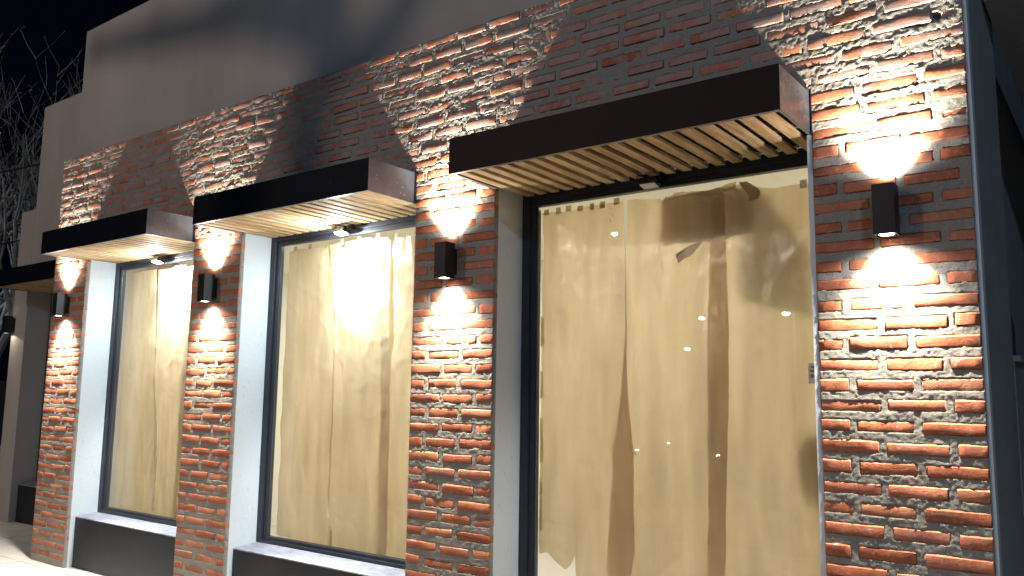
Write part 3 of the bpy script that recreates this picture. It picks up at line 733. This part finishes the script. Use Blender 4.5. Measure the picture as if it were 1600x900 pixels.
# label on the glass of the right window
st = empty('glass_label', (-.984, .3125, 1.73), 'small white label with a blue bar on the right edge of the wide window', 'label')
yb = .3127
bx('backing', LABW, st, -.984, -.915, yb, yb+.0008, 1.729, 1.829)
bx('blue_bar', LABB, st, -.968, -.918, yb-.0006, yb-.0001, 1.806, 1.817)
for i in range(7): bx('bar_marks', LABW, st, -.962+i*.006, -.9585+i*.006, yb-.0009, yb-.0007, 1.809, 1.814)
bx('grey_block', LABG, st, -.975, -.953, yb-.0006, yb-.0001, 1.785, 1.796)
bx('text_line', LABG, st, -.942, -.924, yb-.0006, yb-.0001, 1.791, 1.796)
for z_ in (1.757, 1.747): bx('text_line', LABG, st, -.936, -.922, yb-.0006, yb-.0001, z_, z_+.004)
bm = bmesh.new(); disc(bm, (-.966, yb-.0004, 1.766), .0085, 'Y', 20, .0006); finish(bm, 'round_mark', LABK, st)
bm = bmesh.new(); box(bm, -.9705, -.9615, yb-.0011, yb-.0008, 1.7645, 1.7675); box(bm, -.9675, -.9645, yb-.0014, yb-.0012, 1.7615, 1.7705); finish(bm, 'round_mark_cross', LABW, st)

# ------------------------------------------------------------------ right-hand side of the building
sw = empty('side_wall', (-.17, .03, 0), 'dark blue-grey side wall receding at the right edge behind the brick corner', 'wall')
bx('wall_face', BLUEWALL, sw, -.30, -.1685, .43, 1.0, 0, 5.4)
bx('corner_trim', REVEAL, sw, -.1745, -.160, .006, .075, 0, H)
bx('wall_face', BLUEWALL, sw, -.30, -.168, .0755, .4295, 0, 5.4)
bx('dado', BLUEWALL, sw, -.30, -.165, 1.001, 5.5, 0, 1.855)
bx('ledge_cap', BLUEWALL, sw, -.30, -.135, 1.001, 5.5, 1.856, 1.885)
bx('recess_back', BLUEWALL, sw, -.42, -.301, 1.0, 5.5, 1.8, 5.4)
pr = bx('porch_roof', PORCH, None, -.158, 3.2, .60, 6, 3.62, 3.9); tag(pr, 'dark porch soffit at the top right corner', 'roof')
bm = bmesh.new(); tube(bm, [(-.07, 1.9, 1.886), (-.07, 1.9, 2.33)], .035, 16); tube(bm, [(-.07, 1.9, 2.28), (-.07, 1.9, 2.36)], .042, 16)
bp_ = finish(bm, 'brass_pipe', BRASS, None, smooth=False); tag(bp_, 'upright old brass pipe standing on the side ledge at the right edge', 'pipe')

# ------------------------------------------------------------------ trees
def grow(bm, tw, p, d, r, L, depth, rs, lv=None, up_=.12):
    pts = [p]; rad = [r]; q = p; dd = d.copy(); n_ = 5
    for i in range(n_):
        dd = (dd + Vector((rs.uniform(-1, 1), rs.uniform(-1, 1), rs.uniform(-.6, 1)))*.11 + Vector((0, 0, up_*.3))).normalized()
        q = q + dd*(L/n_); pts.append(q); rad.append(r*(1-.45*(i+1)/n_))
    tube(bm if depth > 2 else tw, pts, rad, 7 if depth > 3 else (5 if depth > 1 else 3))
    if lv is not None and depth <= 2:
        for c_ in pts[1:]:
            if rs.random() < .22:
                a_ = Vector((rs.uniform(-1, 1), rs.uniform(-1, 1), rs.uniform(-1, 1))).normalized(); b_ = a_.cross(Vector((rs.random(), .3, .8))).normalized()
                s_ = rs.uniform(.03, .07); vs_ = [lv.verts.new(c_ + a_*s_*u + b_*s_*.5*v) for u, v in ((0, 0), (1, 1), (2, 0), (1, -1))]; lv.faces.new(vs_)
    if depth == 0: return
    for i in range(3 if depth > 1 else 3):
        k_ = rs.randrange(2, n_+1); ax = Vector((rs.uniform(-1, 1), rs.uniform(-1, 1), rs.uniform(-.2, .8))).normalized()
        nd = (dd*.75 + ax*.75).normalized()
        grow(bm, tw, pts[k_], nd, max(rad[k_]*.70, .008), L*rs.uniform(.62, .82), depth-1, rs, lv, up_)
def tree(loc, label, seed, r, L, depth, leaves, name='bare_tree'):
    t = empty(name, loc, label, 'tree'); rs = random.Random(seed)
    b1_, b2_, lv = bmesh.new(), bmesh.new(), (bmesh.new() if leaves else None)
    pts = [Vector(loc) + Vector((0, 0, z)) for z in (0, .8, 1.7)]; tube(b1_, pts, [r*1.3, r*1.05, r], 9)
    for i in range(4):
        a_ = i*1.6 + rs.uniform(0, .7); grow(b1_, b2_, pts[2] - Vector((0, 0, rs.uniform(0, .4))), Vector((math.cos(a_)*.55, math.sin(a_)*.55, 1)).normalized(), r*.62, L, depth, rs, lv)
    finish(b1_, 'trunk', BARK, t); tw_ = finish(b2_, 'twigs', BARK, t); tag(tw_, kind='stuff')
    if lv: tag(finish(lv, 'leaves', LEAF, t), kind='stuff')
tree((-20.6, 3.8, 0), 'leafless pale branched tree against the night sky at the left edge', 5, .20, 3.3, 5, True)
lamp('POINT', 'yard_light_cold', (-21.6, 1.6, 5.0), 260, (.62, .80, 1), shadow_soft_size=.1)
bm = bmesh.new(); tube(bm, [(-21.6, 1.6, 0), (-21.6, 1.6, 4.82)], .04, 10)
yl = finish(bm, 'yard_lamp_post', GALV, None); tag(yl, 'slim yard lamp post among the branches at the left edge', 'lamp post')

# street tree in front of the facade (outside the frame): throws the blurred shadow on the parapet
t = empty('street_tree', (-7.1, -6.44, 0), 'young street tree at the kerb whose shadow falls on the parapet', 'tree')
bm = bmesh.new()
tube(bm, [(-7.1, -6.44, 0), (-7.12, -6.44, 3), (-7.1, -6.44, 6.3), (-7.12, -6.44, 8.0)], [.17, .15, .12, .08], 9)
rs = random.Random(8)
tube(bm, [(-7.1, -6.44, 6.4), (-7.6, -6.44, 6.64), (-8.05, -6.44, 6.67), (-9.05, -6.44, 6.81)], [.14, .14, .09, .06], 7)
tube(bm, [(-7.1, -6.44, 6.15), (-6.85, -6.44, 6.27), (-6.6, -6.44, 6.47), (-6.1, -6.44, 6.95)], [.14, .09, .07, .05], 7)
finish(bm, 'trunk', BARK, t)
bm = bmesh.new()
for cx_, cz_, rr_, n_ in ((-7.22, 6.05, .13, 200), (-7.75, 6.66, .13, 260), (-8.35, 6.75, .09, 120), (-7.45, 6.45, .08, 60), (-6.8, 6.25, .15, 60)):
    for i in range(n_):
        c_ = Vector((cx_ + rs.gauss(0, rr_), -6.44 + rs.gauss(0, .15), cz_ + rs.gauss(0, rr_*.6))); a_ = Vector((rs.uniform(-1, 1), rs.uniform(-1, 1), rs.uniform(-1, 1))).normalized(); b_ = a_.cross(Vector((.2, .3, .9))).normalized()
        bm.faces.new([bm.verts.new(c_ + a_*.028*u + b_*.018*v) for u, v in ((0, 0), (1, 1), (2, 0), (1, -1))])
tag(finish(bm, 'leaves', LEAF, t), kind='stuff')

# ------------------------------------------------------------------ street lamps across the road (seen as sparks in the glass)
def street_lamp(x, y, z, mat, label, r=.07):
    t = empty('street_lamp', (x, y, -.12), label, 'street lamp', 'street lamps across the road')
    bm = bmesh.new(); tube(bm, [(x, y-.9, -.12), (x, y-.9, z+.1), (x, y-.6, z+.22), (x, y+.1, z+.2)], [.07, .05, .04, .035], 10); finish(bm, 'pole', GALV, t)
    bx('lamp_head', GALV, t, x-.16, x+.16, y-.25, y+.28, z+.06, z+.15, bev=.02)
    bm = bmesh.new(); g = bmesh.ops.create_uvsphere(bm, u_segments=14, v_segments=8, radius=r)
    for v in bm.verts: v.co = Vector((v.co.x*1.4, v.co.y*1.4, v.co.z*.7)) + Vector((x, y, z+.02))
    finish(bm, 'lamp_glass', mat, t, smooth=True)
street_lamp(*WARM_LAMP, LAMPWARM, 'warm street lamp across the road opposite the left windows', .022)
street_lamp(*COLD_FILL, LAMPCOLD, 'cold fill lamp added out of view to the right', .05)  # body for the added cold fill light, never in view
street_lamp(-14.01, -27.7, 4.94, LAMPWARM, 'warm street lamp across the road, far side, left of the pair', .09)
street_lamp(-10.48, -27.7, 4.96, LAMPCOLD, 'cold street lamp across the road, far side, right of the pair', .10)
street_lamp(-18.14, -27.7, 8.95, LAMPCOLD, 'tall cold street lamp across the road, furthest left', .10)
street_lamp(-14.66, -27.7, 3.67, LAMPGREEN, 'short green lamp across the road beyond the others', .09)

# ------------------------------------------------------------------ far left background
fw_ = bx('far_building', FARWALL, None, -30, -13.4, 7.5, 12, 0, 1.9); tag(fw_, 'dark neighbouring building under the leafless tree at the far left', 'building')
bh = bx('blue_planter', BLUEB, None, -17.6, -15.4, 2.5, 2.9, 0, .62, bev=.02); tag(bh, 'low blue planter box glimpsed at the far left edge', 'planter')
bm = bmesh.new(); tube(bm, [(-14.2, 1.0, 3.05), (-11.6, 1.3, 2.86)], .018, 8)
rl = finish(bm, 'steel_rail', GALV, None); tag(rl, 'thin grey steel rail beyond the far left window', 'rail')
for dz, y1, nm in ((0, 0, 'upper'), (-1.75, .4, 'lower')):
    bm = bmesh.new(); P0 = Vector((-24, 1.2, 6.1+dz)); P1 = Vector((-9.5, 1.6+y1, 4.9+dz*.45))
    tube(bm, [P0.lerp(P1, u/12) - Vector((0, 0, .25*math.sin(math.pi*u/12))) for u in range(13)], .014, 5)
    cb_ = finish(bm, 'overhead_cable', CABLE, None); tag(cb_, nm + ' overhead cable crossing the tree branches at the left edge', 'cable', 'overhead cables at the left')

for x, z, m_, l_ in ((-7.71, .70, LAMPCOLD, 'left low bollard light across the road'), (-8.46, .52, LAMPWARM, 'far left low bollard light across the road'), (-6.61, .50, LAMPCOLD, 'right low bollard light across the road')):
    t = empty('bollard_light', (x, -11.7, -.12), l_, 'bollard light', 'bollard lights by the road')
    bm = bmesh.new(); tube(bm, [(x, -11.8, -.12), (x, -11.8, z+.1)], .05, 10); finish(bm, 'post', GALV, t)
    bx('lamp_window', m_, t, x-.035, x+.035, -11.748, -11.735, z-.006, z+.010)
